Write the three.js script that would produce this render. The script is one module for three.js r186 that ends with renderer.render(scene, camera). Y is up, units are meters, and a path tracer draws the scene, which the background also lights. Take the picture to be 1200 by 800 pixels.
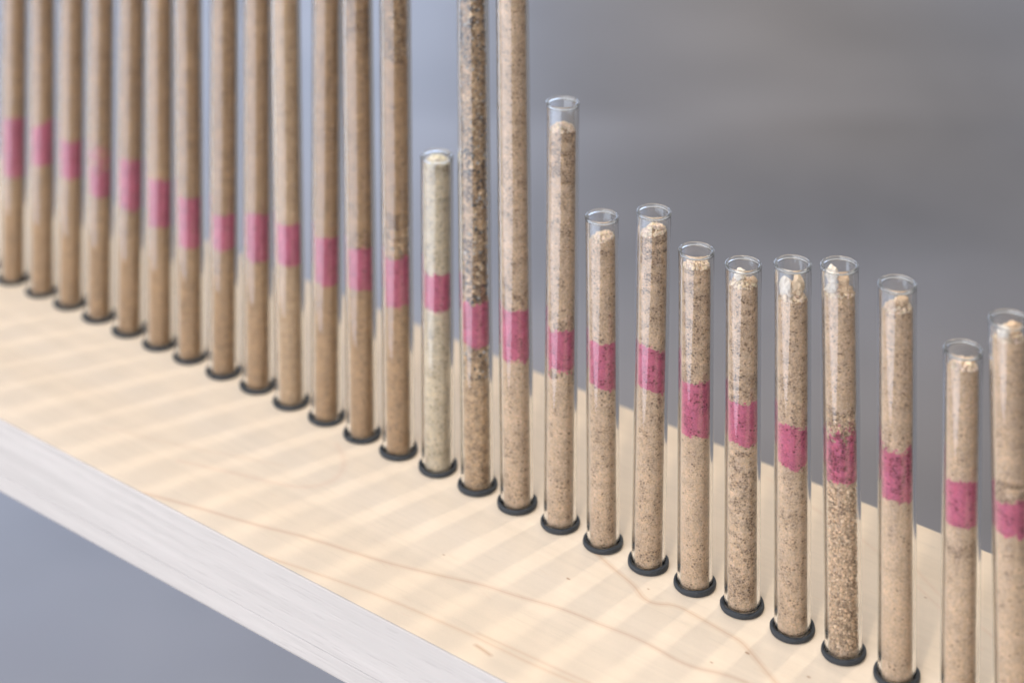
import * as THREE from 'three';
import { mergeGeometries } from 'three/addons/utils/BufferGeometryUtils.js';
import { RectAreaLightUniformsLib } from 'three/addons/lights/RectAreaLightUniformsLib.js';
RectAreaLightUniformsLib.init();

// ---------------------------------------------------------------- camera: level, with a dropped (shifted) lens, as the upright verticals show
const F = 2450, YH = -815, H = 0.4995;                 // focal length and horizon in units of a 1200 x 800 frame; height above the shelf
const scene = new THREE.Scene();
const camera = new THREE.PerspectiveCamera(2 * Math.atan(400 / F) * 180 / Math.PI, 1.5, 0.05, 60);
camera.position.set(0, H, 0);
camera.lookAt(0, H, -1);
camera.setViewOffset(1200, 800, 0, 400 - YH, 1200, 800);
camera.focus = 0.806;
camera.userData.fStop = 5.2;
scene.add(camera);

// ---------------------------------------------------------------- light: a gallery, no sky. A tall cool window at the front left, warm ceiling spots behind and in front
scene.background = new THREE.Color().setRGB(0.56, 0.555, 0.56);
const renderer = new THREE.WebGLRenderer({ antialias: true });
renderer.toneMapping = THREE.LinearToneMapping;
renderer.toneMappingExposure = 1;
renderer.shadowMap.enabled = true;
function panel(name, [r, g, b], intensity, w, h, at, to) {
  const l = new THREE.RectAreaLight(new THREE.Color().setRGB(r, g, b), intensity, w, h);
  l.name = name; l.position.set(...at); l.lookAt(...to); scene.add(l);
}
panel('window_light', [0.86, 0.95, 1.13], 2.45, 2.6, 2.9, [-1.02, 0.6, 0.05], [0.1, 0.3, -0.8]);
panel('back_window_light', [0.66, 0.86, 1.28], 2.1, 3.0, 3.0, [-1.5, 0.9, -7], [-0.4, -0.6, -2]);
panel('side_window_light', [0.86, 0.94, 1.12], 3.6, 3.0, 2.4, [-3.6, 0.45, -3.4], [0, -0.9, -3.0]);
panel('front_ceiling_light', [1.0, 0.94, 0.87], 1.7, 1.2, 0.8, [-0.75, 1.05, 0.35], [0, 0, -0.85]);
panel('spot_light', [1.0, 0.87, 0.71], 420, 0.05, 0.05, [0.55, 0.98, -1.34], [0, 0, -0.85]);
panel('spot_light_001', [1.0, 0.87, 0.71], 130, 0.05, 0.05, [0.2, 1.15, -1.62], [0, 0, -0.85]);
panel('spot_light_002', [1.0, 0.86, 0.68], 680, 0.05, 0.05, [-0.2, 1.2, 0.02], [0.05, 0, -0.85]);

// ---------------------------------------------------------------- helpers
let seed = 7;
const rnd = () => { seed = (seed + 0x6d2b79f5) | 0; let t = Math.imul(seed ^ (seed >>> 15), 1 | seed); t = (t + Math.imul(t ^ (t >>> 7), 61 | t)) ^ t; return ((t ^ (t >>> 14)) >>> 0) / 4294967296; };
const hash = (x, y, s) => { let h = Math.imul(x, 374761393) ^ Math.imul(y, 668265263) ^ Math.imul(s, 2147483647 - 58); h = Math.imul(h ^ (h >>> 13), 1274126177); return ((h ^ (h >>> 16)) >>> 0) / 4294967296; };
const clamp = (x, a = 0, b = 1) => Math.min(b, Math.max(a, x));
const smooth = (a, b, x) => { const t = clamp((x - a) / (b - a)); return t * t * (3 - 2 * t); };
function vnoise(x, y, s, wrapX = 0) {
  const x0 = Math.floor(x), y0 = Math.floor(y), fx = x - x0, fy = y - y0, u = fx * fx * (3 - 2 * fx), v = fy * fy * (3 - 2 * fy);
  const wx = (k) => wrapX ? ((k % wrapX) + wrapX) % wrapX : k;
  const a = hash(wx(x0), y0, s), b = hash(wx(x0 + 1), y0, s), c = hash(wx(x0), y0 + 1, s), d = hash(wx(x0 + 1), y0 + 1, s);
  return a + (b - a) * u + (c - a) * v + (a - b - c + d) * u * v;
}
const toS = (c) => { c = clamp(c); return Math.round(255 * (c <= 0.0031308 ? 12.92 * c : 1.055 * Math.pow(c, 1 / 2.4) - 0.055)); };
const S_LUT = Uint8Array.from({ length: 4097 }, (_, i) => toS(i / 4096));
const sByte = (c) => S_LUT[Math.round(clamp(c) * 4096)];
const at = (x, y) => { const z = H * F / (y - YH); return new THREE.Vector3((x - 600) / F * z, 0, -z); };   // a point of the shelf top
function tag(o, label, category, group, kind) {
  if (label) o.userData.label = label;
  if (category) o.userData.category = category;
  if (group) o.userData.group = group;
  if (kind) o.userData.kind = kind;
  return o;
}
function mesh(name, g, m, parent) {
  const o = new THREE.Mesh(g, m); o.name = name; o.castShadow = o.receiveShadow = true; parent.add(o); return o;
}
function dataTex(data, w, h, srgb, format) {
  const t = new THREE.DataTexture(data, w, h, format);
  t.magFilter = t.minFilter = THREE.LinearFilter; t.wrapS = THREE.RepeatWrapping; t.wrapT = THREE.ClampToEdgeWrapping;
  if (srgb) t.colorSpace = THREE.SRGBColorSpace;
  t.needsUpdate = true; return t;
}

// ---------------------------------------------------------------- the floor far below
{
  const n = 256, d = new Uint8Array(n * n * 4);
  for (let j = 0; j < n; j++) for (let i = 0; i < n; i++) {
    const w = vnoise(i / 42.7, j / 42.7, 6, 6) - 0.5, k = 0.62 + 0.76 * (0.6 * vnoise(i / 32, j / 32, 3, 8) + 0.3 * vnoise(i / 16, j / 16, 4, 16) + 0.1 * vnoise(i / 4, j / 4, 5, 64));
    const o = (j * n + i) * 4;
    d[o] = sByte((0.215 + 0.03 * w) * k); d[o + 1] = sByte(0.196 * k); d[o + 2] = sByte((0.192 - 0.04 * w) * k); d[o + 3] = 255;
  }
  const t = dataTex(d, n, n, true, THREE.RGBAFormat); t.wrapT = THREE.RepeatWrapping; t.repeat.set(5, 5);
  const g = new THREE.PlaneGeometry(16, 16); g.rotateX(-Math.PI / 2);
  const f = mesh('floor', g, new THREE.MeshStandardMaterial({ map: t, roughness: 0.36 }), scene);
  f.position.set(0, -0.9, -2); tag(f, null, null, null, 'structure');
}

// ---------------------------------------------------------------- the shelf
const A = at(15, 325), B = at(989, 765);
const E = B.clone().sub(A).normalize(), N = new THREE.Vector3(-E.z, 0, E.x);      // along the row (to the right), and across it
if (N.z < 0) N.negate();                                                          // N points to the viewer's side
const U0 = -0.34, U1 = 0.66, FRONT = 0.091, BACK = -0.091, TH = 0.0245;
const uv_ = (p) => [p.clone().sub(A).dot(E), p.clone().sub(A).dot(N)];
const shelf = new THREE.Group(); shelf.name = 'wooden_shelf'; scene.add(shelf);
shelf.position.copy(A); shelf.rotation.y = Math.atan2(-E.z, E.x);                 // local x along the row, local z to the front
tag(shelf, 'pale maple shelf board with whitish front edge holding the row of sand filled tubes', 'shelf');
{
  // top: pale maple with a few fine brown growth lines
  const w = 2048, h = 512, L = U1 - U0, W = FRONT - BACK;
  const c = document.createElement('canvas'); c.width = w; c.height = h;
  const x = c.getContext('2d'), im = x.createImageData(w, h);
  for (let j = 0; j < h; j++) for (let i = 0; i < w; i++) {
    const u = i / w * L, v = j / h * W;
    const warp = 0.012 * vnoise(u * 5, v * 14, 11);
    let k = 1 + 0.055 * (vnoise(u * 6, (v + warp) * 160, 12) - 0.5) + 0.05 * (vnoise(u * 22, v * 700, 13) - 0.5) + 0.045 * (vnoise(u * 9, v * 26, 14) - 0.5);
    k -= 0.05 * smooth(0.8, 1, vnoise(u * 60, v * 1400, 15));
    k += 0.03 * (hash(i, j, 16) - 0.5);
    const warm = 0.03 * (vnoise(u * 7, (v + warp) * 60, 17) - 0.5), o = (j * w + i) * 4;
    im.data[o] = sByte(0.72 * k); im.data[o + 1] = sByte((0.592 - warm * 0.5) * k); im.data[o + 2] = sByte((0.45 - warm) * k); im.data[o + 3] = 255;
  }
  x.putImageData(im, 0, 0);
  const P = (px, py) => { const [u, v] = uv_(at(px, py)); return [(u - U0) / L * w, (v - BACK) / W * h]; };
  const line = (pts, width, a, col = '150,86,40') => {
    const q = pts.map((p) => P(...p));
    for (const [ww, aa] of [[width * 3, a * 0.22], [width * 0.7, a * 0.45]]) {
      x.strokeStyle = `rgba(${col},${aa})`; x.lineWidth = ww; x.lineCap = 'round'; x.beginPath(); x.moveTo(...q[0]);
      for (let k = 1; k < q.length - 1; k++) x.quadraticCurveTo(...q[k], (q[k][0] + q[k + 1][0]) / 2, (q[k][1] + q[k + 1][1]) / 2);
      x.lineTo(...q[q.length - 1]); x.stroke();
    }
  };
  line([[120, 566], [200, 585], [306, 617], [348, 626], [390, 639], [432, 653], [468, 663], [528, 677], [570, 686], [600, 697], [639, 707], [675, 719], [702, 731], [744, 746], [774, 762], [792, 773], [816, 783], [843, 788], [870, 797], [930, 822]], 2.6, 0.3);
  line([[690, 640], [717, 665], [744, 686], [753, 701], [768, 708], [792, 708], [822, 725], [849, 740], [870, 752], [885, 770], [897, 785], [920, 812]], 2.6, 0.34);
  line([[300, 648], [360, 668], [420, 689], [468, 707], [516, 728], [558, 746], [600, 767], [639, 785], [690, 806]], 2.2, 0.24);
  line([[560, 742], [600, 759], [636, 776], [672, 792], [720, 812]], 2, 0.22);
  line([[210, 540], [283, 556], [341, 571], [375, 570], [398, 559], [405, 539], [395, 520]], 3, 0.12);
  line([[120, 500], [200, 520], [280, 535], [330, 545]], 3, 0.08);
  line([[900, 560], [960, 600], [1010, 630], [1080, 690], [1150, 760]], 2, 0.12);
  line([[1060, 650], [1100, 700], [1160, 740], [1220, 800]], 2, 0.12);
  line([[558, 756], [566, 761], [574, 767]], 2, 0.5, '120,60,25');
  for (let k = 0; k < 46; k++) { const px = 300 + 900 * rnd(), py = 560 + 250 * rnd(); line([[px, py], [px + 4, py + 2], [px + 7 + 7 * rnd(), py + 4 + 3 * rnd()]], 0.8, 0.10); }
  for (const [px, py, r] of [[666, 678, 2.2], [876, 765, 2.4], [948, 793, 2], [834, 776, 1.6], [760, 690, 1.3], [1085, 700, 1.5], [520, 650, 1.5]]) {
    const q = P(px, py); x.fillStyle = 'rgba(110,60,30,0.4)'; x.beginPath(); x.ellipse(q[0], q[1], r * 0.9, r * 0.6, 0.2, 0, 7); x.fill();
  }
  const t = new THREE.CanvasTexture(c); t.colorSpace = THREE.SRGBColorSpace; t.flipY = false;
  const topMat = new THREE.MeshPhysicalMaterial({ map: t, roughness: 0.5, specularIntensity: 0.7 });
  const g = new THREE.BoxGeometry(L, TH, W - 0.0008);
  const p = g.attributes.position, uv = g.attributes.uv;
  for (let k = 0; k < p.count; k++) uv.setXY(k, p.getX(k) / L + 0.5, (p.getZ(k) - 0.0004) / W + 0.5);
  const b = mesh('board', g, topMat, shelf);
  b.position.set((U0 + U1) / 2, -TH / 2, (FRONT + BACK) / 2 - 0.0004);

  // whitish front edge: a lipping strip with streaky grain, and a thinner lath under it
  const ew = 1024, eh = 128, e = new Uint8Array(ew * eh * 4), eb = new Uint8Array(ew * eh);
  for (let j = 0; j < eh; j++) for (let i = 0; i < ew; i++) {
    const u = i / ew, v = j / eh;
    const streak = vnoise(u * 5, v * 20 + 1.2 * vnoise(u * 3, v * 2, 24, 3), 21, 5), fine = vnoise(u * 34, v * 64, 22, 34), pore = smooth(0.68, 0.95, vnoise(u * 36, v * 90, 23, 36));
    const k = 1 + 0.13 * (streak - 0.5) + 0.05 * (fine - 0.5) - 0.05 * pore, o = (j * ew + i) * 4;
    e[o] = sByte(0.435 * k); e[o + 1] = sByte(0.39 * k); e[o + 2] = sByte(0.35 * k); e[o + 3] = 255;
    eb[j * ew + i] = 255 * clamp(0.6 + 0.3 * (streak - 0.5) + 0.25 * (fine - 0.5) - 0.45 * pore);
  }
  const em = dataTex(e, ew, eh, true, THREE.RGBAFormat), bm = dataTex(eb, ew, eh, false, THREE.RedFormat);
  em.wrapT = bm.wrapT = THREE.RepeatWrapping;
  const edgeMat = new THREE.MeshStandardMaterial({ map: em, bumpMap: bm, bumpScale: 0.00012, roughness: 0.7 });
  const bar = (name, x0, x1, prof, parent) => {          // a profile (z, y) drawn out along the shelf
    const s = new THREE.Shape(prof.map(([z, y]) => new THREE.Vector2(z, y)));
    const gg = new THREE.ExtrudeGeometry(s, { depth: x1 - x0, bevelEnabled: false });
    gg.rotateY(-Math.PI / 2); gg.translate(x1, 0, 0); gg.scale(1, 1, 1);
    const pp = gg.attributes.position, uu = gg.attributes.uv;
    for (let k = 0; k < pp.count; k++) { const X = pp.getX(k); uu.setXY(k, X / 0.34, (pp.getY(k) + pp.getZ(k)) / 0.045); }
    return mesh(name, gg, edgeMat, parent);
  };
  const rz = (z0, z1, y0, y1, r, q = r) => [[z0, y0], [z0, y1], [z1 - r, y1], [z1 - r * 0.3, y1 - r * 0.3], [z1, y1 - r], [z1, y0 + q], [z1 - q * 0.3, y0 + q * 0.3], [z1 - q, y0]];
  const flip = (pr) => pr.map(([z, y]) => [z, y]);
  bar('front_edge', U0, U1, flip(rz(FRONT - 0.0008, FRONT, -TH, 0, 0.0005, 0.0005)), shelf);
  bar('lower_lath', U0, U1, flip(rz(FRONT - 0.02, FRONT - 0.0005, -TH - 0.0086, -TH, 0.0008, 0.0012)), shelf);
  const leg = new THREE.BoxGeometry(0.03, 0.8665, 0.03);
  for (const [lx, lz] of [[0.452, FRONT - 0.019], [U0 + 0.05, FRONT - 0.019], [0.452, BACK + 0.03], [U0 + 0.05, BACK + 0.03]]) {
    const y1 = lz > 0 ? -TH - 0.0092 : -TH - 0.0002;
    const gl = new THREE.BoxGeometry(0.03, 0.9 + y1, 0.03);
    const o = mesh('leg', gl, new THREE.MeshStandardMaterial({ color: new THREE.Color().setRGB(0.42, 0.3, 0.2), roughness: 0.6 }), shelf);
    o.position.set(lx, (y1 - 0.9) / 2, lz);
  }
}

// ---------------------------------------------------------------- grain patterns shared by the sand textures
const TW = 256, TILE = 512;
function worley(nx, ny, s) {                    // a tile that repeats both ways: distance to the nearest grain, gap to the next, the grain's own number
  const f1 = new Float32Array(TW * TILE), gap = new Float32Array(TW * TILE), id = new Float32Array(TW * TILE);
  const px = new Float32Array(nx * ny), py = new Float32Array(nx * ny);
  for (let k = 0; k < nx * ny; k++) { px[k] = hash(k, 1, s); py[k] = hash(k, 2, s); }
  for (let j = 0; j < TILE; j++) for (let i = 0; i < TW; i++) {
    const x = i / TW * nx, y = j / TILE * ny, cx = Math.floor(x), cy = Math.floor(y);
    let a = 9, b = 9, n = 0;
    for (let dy = -1; dy < 2; dy++) for (let dx = -1; dx < 2; dx++) {
      const k = ((cy + dy + ny) % ny) * nx + (cx + dx + nx) % nx, ex = cx + dx + px[k] - x, ey = cy + dy + py[k] - y, d = Math.sqrt(ex * ex + ey * ey);
      if (d < a) { b = a; a = d; n = k; } else if (d < b) b = d;
    }
    const o = j * TW + i; f1[o] = a; gap[o] = b - a; id[o] = hash(n, 3, s);
  }
  return { f1, gap, id };
}
const G_FINE = worley(84, 168, 31), G_MID = worley(44, 88, 32), G_BIG = worley(20, 40, 33), PORE = worley(64, 190, 34), PORE_BIG = worley(32, 92, 35);

// ---------------------------------------------------------------- the tubes
const glassMat = new THREE.MeshPhysicalMaterial({ color: new THREE.Color().setRGB(0.985, 0.99, 0.985), roughness: 0, transmission: 1, thickness: 0.0012, ior: 1.5 });
const lipMat = new THREE.MeshPhysicalMaterial({ color: new THREE.Color().setRGB(1, 0.995, 0.97), roughness: 0.18, transmission: 1, thickness: 0.0012, ior: 1.5 });
const TONE = { beige: [0.60, 0.415, 0.27], grey: [0.64, 0.52, 0.36], brown: [0.425, 0.255, 0.13], tan: [0.52, 0.34, 0.195] };
const PINK = [0.56, 0.13, 0.20];

// x: middle at the foot, yb: lowest point of the rubber ring, tx/rim: middle of the mouth (or h: height in metres), sand: top of the filling, pk: pink band, sl: slopes of its two borders,
// mix: how far pink grains stray over the upper border, po: density of dark pores, zones: [from, to, pore density, coarse]
const T = [
  { x: -19, yb: 321, tx: -19, h: 0.275, pk: [128, 190], tone: 'brown', po: 0.05, label: 'tall sand tube cut by the left picture border, only its glass edge showing' },
  { x: 15, yb: 335.5, tx: 17, h: 0.28, pk: [140, 205], tone: 'brown', po: 0.05, label: 'leftmost tall sand tube seen at full width, with a long faded pink band' },
  { x: 49, yb: 350, tx: 49.5, h: 0.278, pk: [148, 192], sl: [-6, 0], tone: 'brown', po: 0.08, label: 'tall brown sand tube second from left, its short pink band slanting up rightwards' },
  { x: 82, yb: 364.5, tx: 84, h: 0.272, pk: [167, 208], tone: 'brown', po: 0.05, label: 'tall smooth brown sand tube third from the left with short even pink band' },
  { x: 116, yb: 380, tx: 118, h: 0.276, pk: [191, 229], sl: [6, 3], mix: 34, tone: 'brown', po: 0.14, zones: [[220, 330, 0.12, 0.5]], label: 'tall mottled sand tube fourth from the left, brown patches above its short pink band' },
  { x: 151, yb: 397, tx: 154, h: 0.27, pk: [190, 245], mix: 8, tone: 'brown', po: 0.14, zones: [[-200, 190, 0.2, 0.4]], label: 'tall dark brown sand tube fifth from the left, pink band blurred along its top' },
  { x: 187, yb: 412.5, tx: 186.5, h: 0.266, pk: [213, 265], tone: 'brown', po: 0.05, label: 'tall smooth brown sand tube sixth from left, two tubes before the first clear gap' },
  { x: 223, yb: 428, tx: 220, h: 0.27, pk: [234, 290], tone: 'brown', po: 0.16, zones: [[-200, 235, 0.2, 0.3]], label: 'tall brown sand tube with long pink band on the left of the first clear gap' },
  { x: 262, yb: 446, tx: 263, h: 0.262, pk: [254, 292], tone: 'brown', po: 0.16, zones: [[292, 380, 0.14, 0.5]], label: 'tall brown sand tube with short faded pink band right of the first clear gap' },
  { x: 302, yb: 463, tx: 301.5, h: 0.265, pk: [253, 305], tone: 'brown', po: 0.08, label: 'left tube of the close pair of tall tubes, its pink band slightly higher' },
  { x: 341, yb: 482, tx: 334.5, h: 0.258, pk: [264, 309], sl: [2, 0], tone: 'tan', po: 0.06, label: 'right tube of the close pair of tall tubes, leaning left against its neighbour' },
  { x: 382.5, yb: 500.5, tx: 383, h: 0.256, pk: [280, 333], tone: 'brown', po: 0.1, zones: [[60, 200, 0.2, 0.2]], label: 'tall sand tube with squarish pink band, third to the left of the short greyish tube' },
  { x: 424.5, yb: 521, tx: 418.5, h: 0.252, pk: [293, 340], tone: 'brown', po: 0.12, zones: [[-200, 60, 0.4, 0.5], [270, 293, 0.3, 0.6]], label: 'tall sand tube leaning slightly left, second to the left of the short greyish tube' },
  { x: 467, yb: 541, tx: 463, h: 0.25, pk: [304, 357], tone: 'brown', po: 0.14, zones: [[-200, 75, 0.6, 0.8], [250, 304, 0.45, 0.9]], gravel: [[-60, 70, 0.0005], [268, 302, 0.0007]], gravelTone: [[0.22, 0.14, 0.08], [0.36, 0.26, 0.17], [0.54, 0.35, 0.19], [0.66, 0.46, 0.28]], label: 'tall sand tube with dark coarse top directly left of the short greyish tube' },
  { x: 513, yb: 561, tx: 512, rim: 181, sand: 197, crumb: 10, pk: [324, 364], tone: 'grey', po: 0.16, zones: [[197, 215, 0.35, 0.4]], fluff: [0.80, 0.72, 0.56], label: 'short tube of pale greyish sand standing between the tall tubes' },
  { x: 559.5, yb: 583, tx: 553.5, h: 0.235, pk: [358, 406], tone: 'tan', po: 0.24, zones: [[-300, 50, 0.9, 1], [50, 200, 0.6, 0.9], [200, 358, 0.9, 1], [406, 450, 0.55, 1], [450, 583, 0.22, 0.8]], gravel: [[-60, 50, 0.0010, 0.42], [50, 180, 0.0006, 0.2], [178, 212, 0.0009, 0.5], [212, 318, 0.0009, 0.24], [314, 356, 0.0014, 0.36], [410, 452, 0.0011, 0.3]], label: 'tall tube full of coarse gravelly dark and light grains' },
  { x: 606, yb: 605, tx: 600.5, h: 0.232, pk: [364, 423], tone: 'beige', po: 0.22, zones: [[330, 364, 0.4, 0.5], [423, 500, 0.14, 0.2]], label: 'rightmost tall tube running out of the picture top, filled with fine even sand' },
  { x: 656.5, yb: 628, tx: 659.5, rim: 119, R: 0.0068, sand: 158, crumb: 9, pk: [390, 432], mixb: 14, tone: 'beige', po: 0.2, zones: [[158, 222, 0.5, 0.5], [370, 390, 0.4, 0.4], [423, 447, 0.5, 0.9], [447, 640, 0.12, 0.1]], label: 'tallest tube with a visible mouth, its pink band crumbling at the lower edge' },
  { x: 707, yb: 651.5, tx: 705.5, rim: 253, R: 0.0067, sand: 286, crumb: 4, tilt: 5, pk: [405, 455], sl: [3, 1], tone: 'beige', po: 0.16, zones: [[330, 405, 0.2, 0.1]], label: 'open tube with a slanted level sand top, right of the tallest visible mouth' },
  { x: 760, yb: 676.5, tx: 766.5, rim: 246, R: 0.0068, sand: 279, crumb: 12, tilt: 6, pk: [411, 457], sl: [5, 4], pinkpo: 0.34, tone: 'beige', po: 0.2, zones: [[279, 312, 0.45, 0.6], [312, 345, 0.4, 0.3]], big: 12, label: 'right leaning open tube with a crumbly mound heaped high under its mouth' },
  { x: 814.5, yb: 701, tx: 816, rim: 291, sand: 317, crumb: 6, pk: [450, 511], pinkpo: 0.26, tone: 'beige', po: 0.34, zones: [[511, 700, 0.1, 0]], label: 'open tube with dark speckled sand and the tallest pink band of the open tubes' },
  { x: 870, yb: 727, tx: 871.5, rim: 309, sand: 341, crumb: 7, pk: [475, 521], pinkpo: 0.12, tone: 'beige', po: 0.24, zones: [[440, 475, 0.4, 0.4], [521, 700, 0.36, 0.5]], stones: [[867, 329, 6, 5.5, '0'], [877, 338, 4.5, 4, '1'], [884, 334, 4, 3.4, '1'], [872, 342, 4.5, 3.2, '1']], label: 'open tube with a small pale stone leaning at the left on its sand' },
  { x: 929, yb: 755.5, tx: 929, rim: 306.5, sand: 355, crumb: 2, pk: [501, 543], sl: [3, -1], mix: 5, dip: 5, pinkpo: 0.2, tone: 'beige', po: 0.2, zones: [[440, 500, 0.3, 0.2]], stones: [[921.5, 342, 7, 9.5, '0'], [934.5, 340, 7, 9.5, '2']], label: 'open tube with two large pale stones standing on its sand' },
  { x: 989, yb: 782, tx: 984.5, rim: 310, sand: 352, crumb: 5, pk: [510, 566], mix: 22, mixb: 5, pinkpo: 0.5, tone: 'beige', po: 0.14, zones: [[480, 567, 0.5, 0.8], [567, 790, 0.36, 0.8]], cracks: true, gravel: [[488, 508, 0.0005], [572, 700, 0.00055], [700, 762, 0.0005]], gravelTone: [[0.38, 0.24, 0.14], [0.55, 0.40, 0.26], [0.74, 0.52, 0.33], [0.88, 0.66, 0.45]], stones: [[975, 329, 6.5, 8, '0'], [989, 335, 7, 6, '1'], [991, 347, 8.5, 6, '1'], [972, 343, 6, 5, '0']], label: 'open tube with rounded lumps on top, coarse cracked sand below a ragged pink band' },
  { x: 1051.5, yb: 811, tx: 1051.5, rim: 330, sand: 368, crumb: 7, tilt: 3, pk: [529, 587], mix: 8, pinkpo: 0.4, tone: 'beige', po: 0.12, zones: [[520, 587, 0.3, 0.5], [587, 800, 0.04, 0]], big: 8, stones: [[1056, 357, 7, 5, '1'], [1044, 362, 6, 4.5, '1']], label: 'open tube with two bright glints on its rim and a smooth sand column' },
  { x: 1125, yb: 842, tx: 1129, rim: 407, sand: 437, crumb: 4, pk: [566, 616], tone: 'beige', po: 0.06, zones: [[636, 652, 0.45, 0.2]], label: 'shortest open tube near the right border with a low level sand top' },
  { x: 1190, yb: 874, tx: 1182.5, rim: 372, sand: 404, crumb: 8, pk: [590, 627], mix: 4, tone: 'beige', po: 0.08, zones: [[566, 590, 0.55, 0.6]], stones: [[1188, 392, 9, 6, '1'], [1176, 395, 7, 6, '0']], label: 'open tube cut off by the right picture border, lumpy sand at its mouth' },
];

const crumbGeo = (s, detail, sx, sy, sz) => {
  const g = new THREE.IcosahedronGeometry(1, detail), p = g.attributes.position, v = new THREE.Vector3();
  const q = Math.floor(rnd() * 1e6);
  for (let k = 0; k < p.count; k++) {
    v.fromBufferAttribute(p, k);
    const f = 0.66 + 0.6 * hash(Math.round(v.x * 50), Math.round(v.y * 50) * 77 + Math.round(v.z * 50), q) * (detail > 0 ? 0.65 : 1);
    p.setXYZ(k, v.x * f * sx * s, v.y * f * sy * s, v.z * f * sz * s);
  }
  g.rotateX(rnd() * 6); g.rotateY(rnd() * 6); g.rotateZ(rnd() * 6);
  g.computeVertexNormals(); g.deleteAttribute('uv');
  return g;
};
const tint = (g, c) => { const n = g.attributes.position.count, a = new Float32Array(n * 3); for (let k = 0; k < n; k++) a.set(c, k * 3); g.setAttribute('color', new THREE.BufferAttribute(a, 3)); return g; };
const crumbMat = new THREE.MeshStandardMaterial({ vertexColors: true, roughness: 0.95 });
const rubberBump = (() => { const n = 128, d = new Uint8Array(n * n); for (let j = 0; j < n; j++) for (let i = 0; i < n; i++) d[j * n + i] = 255 * (0.6 * vnoise(i / 6, j / 10, 61) + 0.4 * vnoise(i / 2, j / 2, 62)); const t = dataTex(d, n, n, false, THREE.RedFormat); t.wrapT = THREE.RepeatWrapping; return t; })();
const rubberMat = new THREE.MeshStandardMaterial({ color: new THREE.Color().setRGB(0.024, 0.028, 0.033), roughness: 0.62, bumpMap: rubberBump, bumpScale: 0.0003 });
const stoneBump = (() => { const n = 128, d = new Uint8Array(n * n); for (let j = 0; j < n; j++) for (let i = 0; i < n; i++) d[j * n + i] = 255 * (0.5 * vnoise(i / 16, j / 16, 63, 8) + 0.3 * vnoise(i / 5, j / 5, 64) + 0.2 * hash(i, j, 65)); const t = dataTex(d, n, n, false, THREE.RedFormat); t.wrapT = THREE.RepeatWrapping; return t; })();
const stoneMats = ['0', '1', '2'].map((_, k) => new THREE.MeshStandardMaterial({ color: new THREE.Color().setRGB(...[[0.80, 0.70, 0.58], [0.68, 0.48, 0.31], [0.76, 0.58, 0.40]][k]), roughness: 0.9, bumpMap: stoneBump, bumpScale: 0.0004 }));

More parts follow.
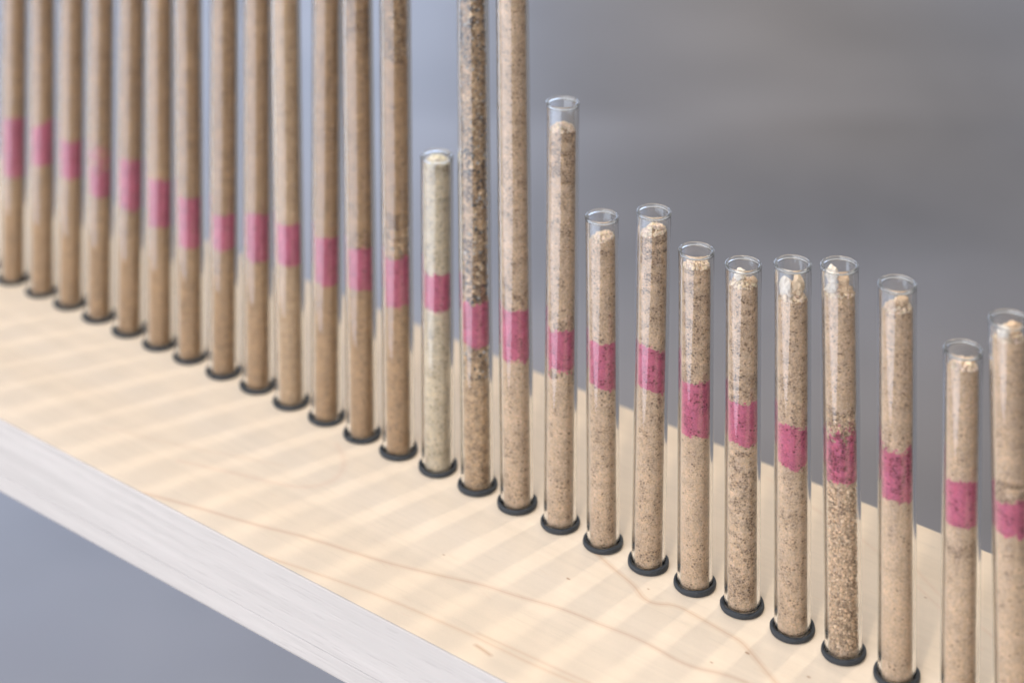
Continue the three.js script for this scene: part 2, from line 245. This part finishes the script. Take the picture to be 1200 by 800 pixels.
function makeTube(s, n) {
  const ratio = (s.yb - 20 - YH) / F, zA = H * F / (s.yb - 12 - YH);
  const yc = s.yb - ratio * (0.0085 / zA * F) + 0.5, z = H * F / (yc - YH), base = at(s.x, yc);
  const R = s.R ?? 0.007, far = n < 14, ri = R * (far ? 0.775 : 0.822), rs = R * (far ? 0.755 : 0.80);
  const height = s.rim !== undefined ? (yc - s.rim) / F * z : s.h;
  const root = new THREE.Group(); root.name = n ? 'sand_tube_' + String(n).padStart(3, '0') : 'sand_tube'; scene.add(root);
  root.position.copy(base);
  const dxTop = (s.tx - s.x) / F * z, hTop = s.rim !== undefined ? height : yc / F * z;
  root.rotation.z = -Math.atan2(dxTop, hTop);
  root.rotation.x = (hash(n, 5, 9) - 0.5) * 0.012;
  tag(root, s.label, 'glass tube', 'glass tubes of layered sand standing in a row on the shelf');
  const zf = z - rs, hAt = (py) => (YH + H * F / zf - py) / F * zf;      // height of a point on the front of the filling

  // glass: one closed wall, flat rounded foot, slightly flared fire-polished lip
  const pr = [], add = (r, y) => pr.push(new THREE.Vector2(r, y));
  const b0 = 0.0002, wall = R - ri, arc = (cr, cy, rad, a0, a1, m) => { for (let k = 0; k <= m; k++) { const q = a0 + (a1 - a0) * k / m; add(cr + rad * Math.cos(q), cy + rad * Math.sin(q)); } };
  add(0, b0); add(R * 0.5, b0); arc(R - 0.0014, b0 + 0.0014, 0.0014, -Math.PI / 2, 0, 6);
  const hb = height - 0.0012;                                                     // the drawn tube ends here; the melted lip sits on it
  for (let k = 1; k <= 10; k++) add(R, b0 + 0.0014 + (hb - 0.00015 - b0 - 0.0014) * k / 10);
  add(R - 0.00015, hb); add(ri + 0.00015, hb);
  for (let k = 10; k >= 0; k--) add(ri, 0.0022 + (hb - 0.00015 - 0.0022) * k / 10);
  arc(ri - 0.0011, 0.0019, 0.0011, 0, -Math.PI / 2, 5); add(R * 0.4, 0.0008); add(0, 0.0008);
  mesh('glass', new THREE.LatheGeometry(pr, 72), glassMat, root);
  pr.length = 0;
  const tw = wall * 0.5 + 0.00006, cl = R + 0.00018 - tw;
  add(R - 0.0002, hb + 0.00003); add(R, hb + 0.0002); add(R + 0.00008, hb + 0.0005);
  arc(cl, height - tw, tw, 0, Math.PI, 10);
  add(ri + 0.00004, hb + 0.0005); add(ri, hb + 0.0002); add(ri + 0.0002, hb + 0.00003); add(R - 0.0002, hb + 0.00003);
  mesh('lip', new THREE.LatheGeometry(pr, 72), lipMat, root);

  // filling
  const y0 = 0.0011, yTop = s.sand !== undefined ? hAt(s.sand) : height - 0.012, len = yTop - y0 + 0.004;
  const TH_ = Math.min(2048, Math.round(len / 0.00016)), col = new Uint8Array(TW * TH_ * 4), bmp = new Uint8Array(TW * TH_);
  const pinkTone = s.tone === 'brown' ? [0.50, 0.112, 0.165] : PINK, tone = TONE[s.tone], sl = s.sl ?? [0, 0], pxm = zf / F;
  const pk0 = hAt(s.pk[0]), pk1 = hAt(s.pk[1]);
  const border = (top, th) => {
    const w = (vnoise(th / (2 * Math.PI) * 9, top ? 3.3 : 7.7, 200 + n, 9) - 0.5) * 0.0018 + (vnoise(th / (2 * Math.PI) * 30, top ? 3.3 : 7.7, 230 + n, 30) - 0.5) * 0.0010;
    return (top ? pk0 : pk1) + w - (top ? sl[0] : sl[1]) * pxm * Math.sin(th) - (!top && s.dip ? s.dip * pxm * Math.cos(th - 0.1) ** 5 * (Math.cos(th) > 0 ? 1 : 0) : 0);
  };
  const mixT = (s.mix ?? 5) * pxm, mixB = (s.mixb ?? 4.5) * pxm;
  const zones = (s.zones ?? []).map(([a, b, d, c]) => [hAt(a), hAt(b), d, c]);
  const offX = (n * 37) % TW, offY = (n * 101) % TILE, bT = [], bB = [];
  for (let i = 0; i < TW; i++) { const th = i / TW * 2 * Math.PI; bT.push(border(true, th)); bB.push(border(false, th)); }
  for (let j = 0; j < TH_; j++) {
    const h = y0 + (j + 0.5) / TH_ * len;
    let dens = s.po * 1.25, coarse = 0.12;
    for (const [a, b, d, c] of zones) { const q = smooth(b - 0.0012, b + 0.0012, h) * (1 - smooth(a - 0.0012, a + 0.0012, h)); dens += (d - dens) * q; coarse += (c - coarse) * q; }
    const layer = 0.9 + 0.2 * vnoise(0.5, h * 420, 300 + n) * 0.6 + 0.08 * vnoise(0.5, h * 90, 330 + n);
    for (let i = 0; i < TW; i++) {
      const o = ((j + offY) % TILE) * TW + (i + offX) % TW, o2 = ((j * 1 + offY * 3 + 77) % TILE) * TW + (i + offX * 5) % TW;
      const low = vnoise(i / TW * 7, h * 300, 360 + n, 7), pat = vnoise(i / TW * 14, h * 520, 390 + n, 14);
      let k = layer * (0.90 + 0.2 * low), hgt = 0.6;
      const gf = G_FINE.id[o] - 0.5, gm = G_MID.id[o2] - 0.5, gb = G_BIG.id[o] - 0.5;
      k *= 1 + 0.34 * gf + (0.16 + 0.24 * coarse) * gm + 0.42 * coarse * coarse * gb;
      hgt += 0.22 * (0.5 - G_FINE.f1[o]) + (0.1 + 0.3 * coarse) * (0.5 - G_MID.f1[o2]) + 0.4 * coarse * (0.5 - G_BIG.f1[o]);
      let pink = 0;
      if (h < bT[i] && h > bB[i]) pink = 1;
      const cell = 0.55 * G_MID.id[o2] + 0.3 * G_BIG.id[o] + 0.15 * G_FINE.id[o];
      if (h >= bT[i]) pink = cell > 0.44 + 0.5 * (h - bT[i]) / mixT ? 1 : 0;
      else if (h <= bB[i]) pink = cell > 0.46 + 0.46 * (bB[i] - h) / mixB ? 1 : 0;
      else if (s.mix && h > bT[i] - mixT * 0.7 && cell < 0.5 - 0.4 * (bT[i] - h) / (mixT * 0.7)) pink = 0;
      const dp = (pink ? (s.pinkpo ?? 0.2) : dens) * (0.15 + 2.1 * smooth(0.3, 0.8, pat));
      let dark = 0;
      if (PORE.id[o] < dp) dark = 0.62 * (1 - smooth(0.2, 0.6, PORE.f1[o]));
      if (PORE_BIG.id[o2] < dp * (0.3 + 0.75 * coarse)) dark = Math.max(dark, 0.9 * (1 - smooth(0.25, 0.5, PORE_BIG.f1[o2])));
      if (coarse > 0.3) dark = Math.max(dark, coarse * 0.75 * dens * 1.6 * (1 - smooth(0.03, 0.15, G_BIG.gap[o])) * smooth(0.3, 0.6, pat));
      if (s.cracks && h < pk0) { const cr = Math.abs(vnoise(i / TW * 10 + 3 * vnoise(i / TW * 5, h * 160, 440, 5), h * 430, 441) - 0.5); dark = Math.max(dark, 0.95 * (1 - smooth(0.008, 0.03, cr)) * smooth(0.42, 0.6, vnoise(i / TW * 6, h * 260, 442, 6))); }
      hgt -= dark * 0.75;
      const c = pink ? pinkTone : tone, kk = (pink ? 0.3 + 0.7 * k : k) * (1 - 0.74 * dark), q = (j * TW + i) * 4;
      const hue = 0.10 * (G_MID.id[o] - 0.5) * (1 + coarse);
      col[q] = sByte(c[0] * kk * (1 + hue * 0.4)); col[q + 1] = sByte(c[1] * kk * (1 - 0.12 * dark)); col[q + 2] = sByte(c[2] * kk * (1 - hue) * (1 - 0.22 * dark)); col[q + 3] = 255;
      bmp[j * TW + i] = 255 * clamp(hgt);
    }
  }
  const ct = dataTex(col, TW, TH_, true, THREE.RGBAFormat), bt = dataTex(bmp, TW, TH_, false, THREE.RedFormat);
  const gz = (s.gravel ?? []).map(([a, b]) => [hAt(b), hAt(a)]), pull = (y) => gz.reduce((m, [a, b]) => Math.max(m, smooth(a - 0.001, a + 0.001, y) * (1 - smooth(b - 0.001, b + 0.001, y))), 0) * 0.00075;
  const mat = new THREE.MeshStandardMaterial({ map: ct, bumpMap: bt, bumpScale: 0.00035, roughness: 0.95 });
  const NT = 72;
  const cyl = (lo, hi, top) => {                       // a piece of the column between two borders
    const rows = Math.max(3, Math.ceil((hi(0) - lo(0)) / 0.0014)), pos = [], uv = [], idx = [];
    for (let j = 0; j <= rows; j++) for (let i = 0; i <= NT; i++) {
      const th = i / NT * 2 * Math.PI, a = lo(th), y = a + (hi(th) - a) * j / rows;
      const rr = rs - pull(y) - 0.00013 * vnoise(i / NT * 36, y * 900, 500 + n, 36) - (lo(0) < y0 + 1e-6 ? 0.0007 * Math.max(0, 1 - (y - y0) / 0.0014) : 0);
      pos.push(rr * Math.sin(th), y, rr * Math.cos(th)); uv.push(i / NT, (y - y0) / len);
    }
    for (let j = 0; j < rows; j++) for (let i = 0; i < NT; i++) { const a = j * (NT + 1) + i, b = a + NT + 1; idx.push(a, a + 1, b, a + 1, b + 1, b); }
    if (top) {                                         // uneven, slightly heaped surface
      const rings = 8, start = rows * (NT + 1);
      let prev = start;
      for (let q = 1; q <= rings; q++) {
        const f = 1 - q / rings, s0 = pos.length / 3;
        for (let i = 0; i <= NT; i++) {
          const th = i / NT * 2 * Math.PI, x = rs * f * Math.sin(th), zz = rs * f * Math.cos(th);
          const y = topAt(x, zz, hi(th));
          pos.push(x, y, zz); uv.push(i / NT, (yTop - 0.001 - f * 0.002 - y0) / len);
        }
        for (let i = 0; i < NT; i++) { const a = prev + i, b = s0 + i; idx.push(a, a + 1, b, a + 1, b + 1, b); }
        prev = s0;
      }
    }
    const g = new THREE.BufferGeometry();
    g.setAttribute('position', new THREE.Float32BufferAttribute(pos, 3)); g.setAttribute('uv', new THREE.Float32BufferAttribute(uv, 2)); g.setIndex(idx);
    g.computeVertexNormals(); return g;
  };
  const heap = (s.crumb ?? 4) * pxm * 0.55, tl = (s.tilt ?? 0) * pxm;
  const edge = (th) => yTop + tl * Math.sin(th) * 0.6 + 0.0005 * (vnoise(th / 6.2832 * 12, 1.5, 600 + n, 12) - 0.5);
  const topAt = (x, zz, e) => { const f = Math.hypot(x, zz) / rs; return yTop + tl * 0.6 * x / rs + heap * (1 - f * f) + 0.0009 * (vnoise(x * 900 + 50, zz * 900 + 50, 640 + n) - 0.5) * (1 - f * f * f); };
  mesh('sand', cyl(() => y0, (th) => border(false, th), false), mat, root);
  mesh('pink_sand_band', cyl((th) => border(false, th), (th) => border(true, th), false), mat, root);
  mesh('sand', cyl((th) => border(true, th), edge, true), mat, root);

  if (s.crumb !== undefined) {                         // loose crumbs on top
    const parts = [], m = 200, fl = s.fluff ?? [0.86, 0.68, 0.50];
    for (let k = 0; k < m; k++) {
      const rr = rs * 0.93 * Math.sqrt(rnd()), a = rnd() * 6.2832, x = rr * Math.sin(a), zz = rr * Math.cos(a), big = k < (s.big ?? 4) ? 1.7 : 1;
      const sz = (0.00034 + 0.00045 * rnd() ** 2) * big, v = 0.66 + 0.5 * rnd(), w = (rnd() - 0.5) * 0.08;
      const g = tint(crumbGeo(sz, k % 3 ? 0 : 1, 1, 0.75, 1), [fl[0] * v, (fl[1] + w * 0.4) * v, (fl[2] - w) * v]);
      const lim = Math.max(0, rs - sz * 1.2), q = Math.min(1, lim / Math.max(rr, 1e-6));
      g.translate(x * q, topAt(x * q, zz * q) + sz * (0.35 + 1.5 * rnd() * (1 - rr / rs)), zz * q); parts.push(g);
    }
    const o = mesh('sand_crumbs', mergeGeometries(parts), crumbMat, root); tag(o, null, null, null, 'stuff');
  }
  for (const [px, py, hw, hh, k] of s.stones ?? []) {
    const g = crumbGeo(1, 2, 1, 1, 1), pv = g.attributes.position, lean = rnd() - 0.5;
    for (let q = 0; q < pv.count; q++) { const y = pv.getY(q), f = 1 - 0.22 * clamp((y + 1) / 2); pv.setXYZ(q, Math.round((pv.getX(q) * f + 0.35 * lean * y) * 5) / 5 * 0.5 + (pv.getX(q) * f + 0.35 * lean * y) * 0.5, y, pv.getZ(q) * f); }
    g.computeVertexNormals();
    const uvs = new Float32Array(g.attributes.position.count * 2), p = g.attributes.position;
    for (let q = 0; q < p.count; q++) { uvs[q * 2] = (p.getX(q) + p.getZ(q)) * 0.5; uvs[q * 2 + 1] = p.getY(q) * 0.5; }
    g.setAttribute('uv', new THREE.BufferAttribute(uvs, 2));
    const hgt = hAt(py), a = (py > s.sand - 12 ? 0.0016 : 0.0006), frac = dxTop * hgt / hTop;
    const st = mesh('stone', g, stoneMats[+k], root), c = z / F * 1.42;
    st.scale.set(hw * c, hh * c, Math.min(hw, hh) * c);
    st.position.set(clamp((px - s.x) / F * z - frac, -(rs - hw * c * 0.9), rs - hw * c * 0.9), hgt, a);
  }
  if (s.gravel) {                                      // coarse grains lying against the glass
    const parts = [], pal = s.gravelTone ?? [[0.085, 0.066, 0.055], [0.42, 0.38, 0.34], [0.50, 0.34, 0.20], [0.74, 0.54, 0.34]];
    for (const [a, b, sz0, dk = 0.16] of s.gravel) {
      const h0 = hAt(b), h1 = hAt(a), m = (h1 - h0) * 2 * Math.PI * ri / (3.0 * sz0 * sz0);
      for (let k = 0; k < m; k++) {
        const th = rnd() * 2 * Math.PI, y = h0 + (h1 - h0) * rnd() + (rnd() - 0.5) * 0.005 * rnd(), sz = sz0 * (0.55 + 0.9 * rnd() ** 2), w = rnd();
        if (s.gravelSkip && y > pk1 && y < pk0) continue;
        const cc = pal[w < dk ? 0 : w < dk + 0.11 ? 1 : w < 0.8 ? 2 : 3], v = 0.75 + 0.45 * rnd();
        const g = tint(crumbGeo(sz, sz > 0.0008 ? 1 : 0, 1, 0.85, 1), cc.map((q) => q * v)), rr = ri - sz * 1.05 - 0.00003 - 0.0004 * rnd();
        g.translate(rr * Math.sin(th), y, rr * Math.cos(th)); parts.push(g);
      }
    }
    tag(mesh('gravel', mergeGeometries(parts), crumbMat, root), null, null, null, 'stuff');
  }

  // rubber ring round the foot
  {
    const k = 20, m = 72, pos = [], uv = [], idx = [], w = 0.0007 * (0.92 + 0.16 * hash(n, 9, 3)), hh = (far ? 0.00085 : 0.00105) * (0.9 + 0.2 * hash(n, 10, 3)), rc = R + w + 0.00005, ph = hash(n, 8, 3) * 6.28;
    for (let i = 0; i <= m; i++) {
      const th = i / m * 2 * Math.PI, wob = (0.00012 + 0.0003 * hash(n, 11, 3)) * Math.sin(th * 2 + ph) + 0.0001 * Math.sin(th * 5 + ph * 3), fat = 1 + 0.09 * Math.sin(th * 3 + ph * 2) + 0.05 * Math.sin(th * 8 + ph);
      for (let j = 0; j <= k; j++) {
        const q = j / k * 2 * Math.PI, c = Math.cos(q), sn = Math.sin(q), e = 0.72;
        const rr = rc + w * (c > 0 ? fat : 1) * Math.sign(c) * Math.abs(c) ** e, y = hh + 0.00025 + (sn > 0 ? wob : 0) + hh * Math.sign(sn) * Math.abs(sn) ** e;
        pos.push(rr * Math.sin(th), y, rr * Math.cos(th)); uv.push(i / m * 6, j / k * 0.8);
      }
    }
    for (let i = 0; i < m; i++) for (let j = 0; j < k; j++) { const a = i * (k + 1) + j, b = a + k + 1; idx.push(a, b, a + 1, b, b + 1, a + 1); }
    const g = new THREE.BufferGeometry();
    g.setAttribute('position', new THREE.Float32BufferAttribute(pos, 3)); g.setAttribute('uv', new THREE.Float32BufferAttribute(uv, 2)); g.setIndex(idx); g.computeVertexNormals();
    mesh('rubber_ring', g, rubberMat, root);
  }
}
T.forEach(makeTube);

renderer.render(scene, camera);
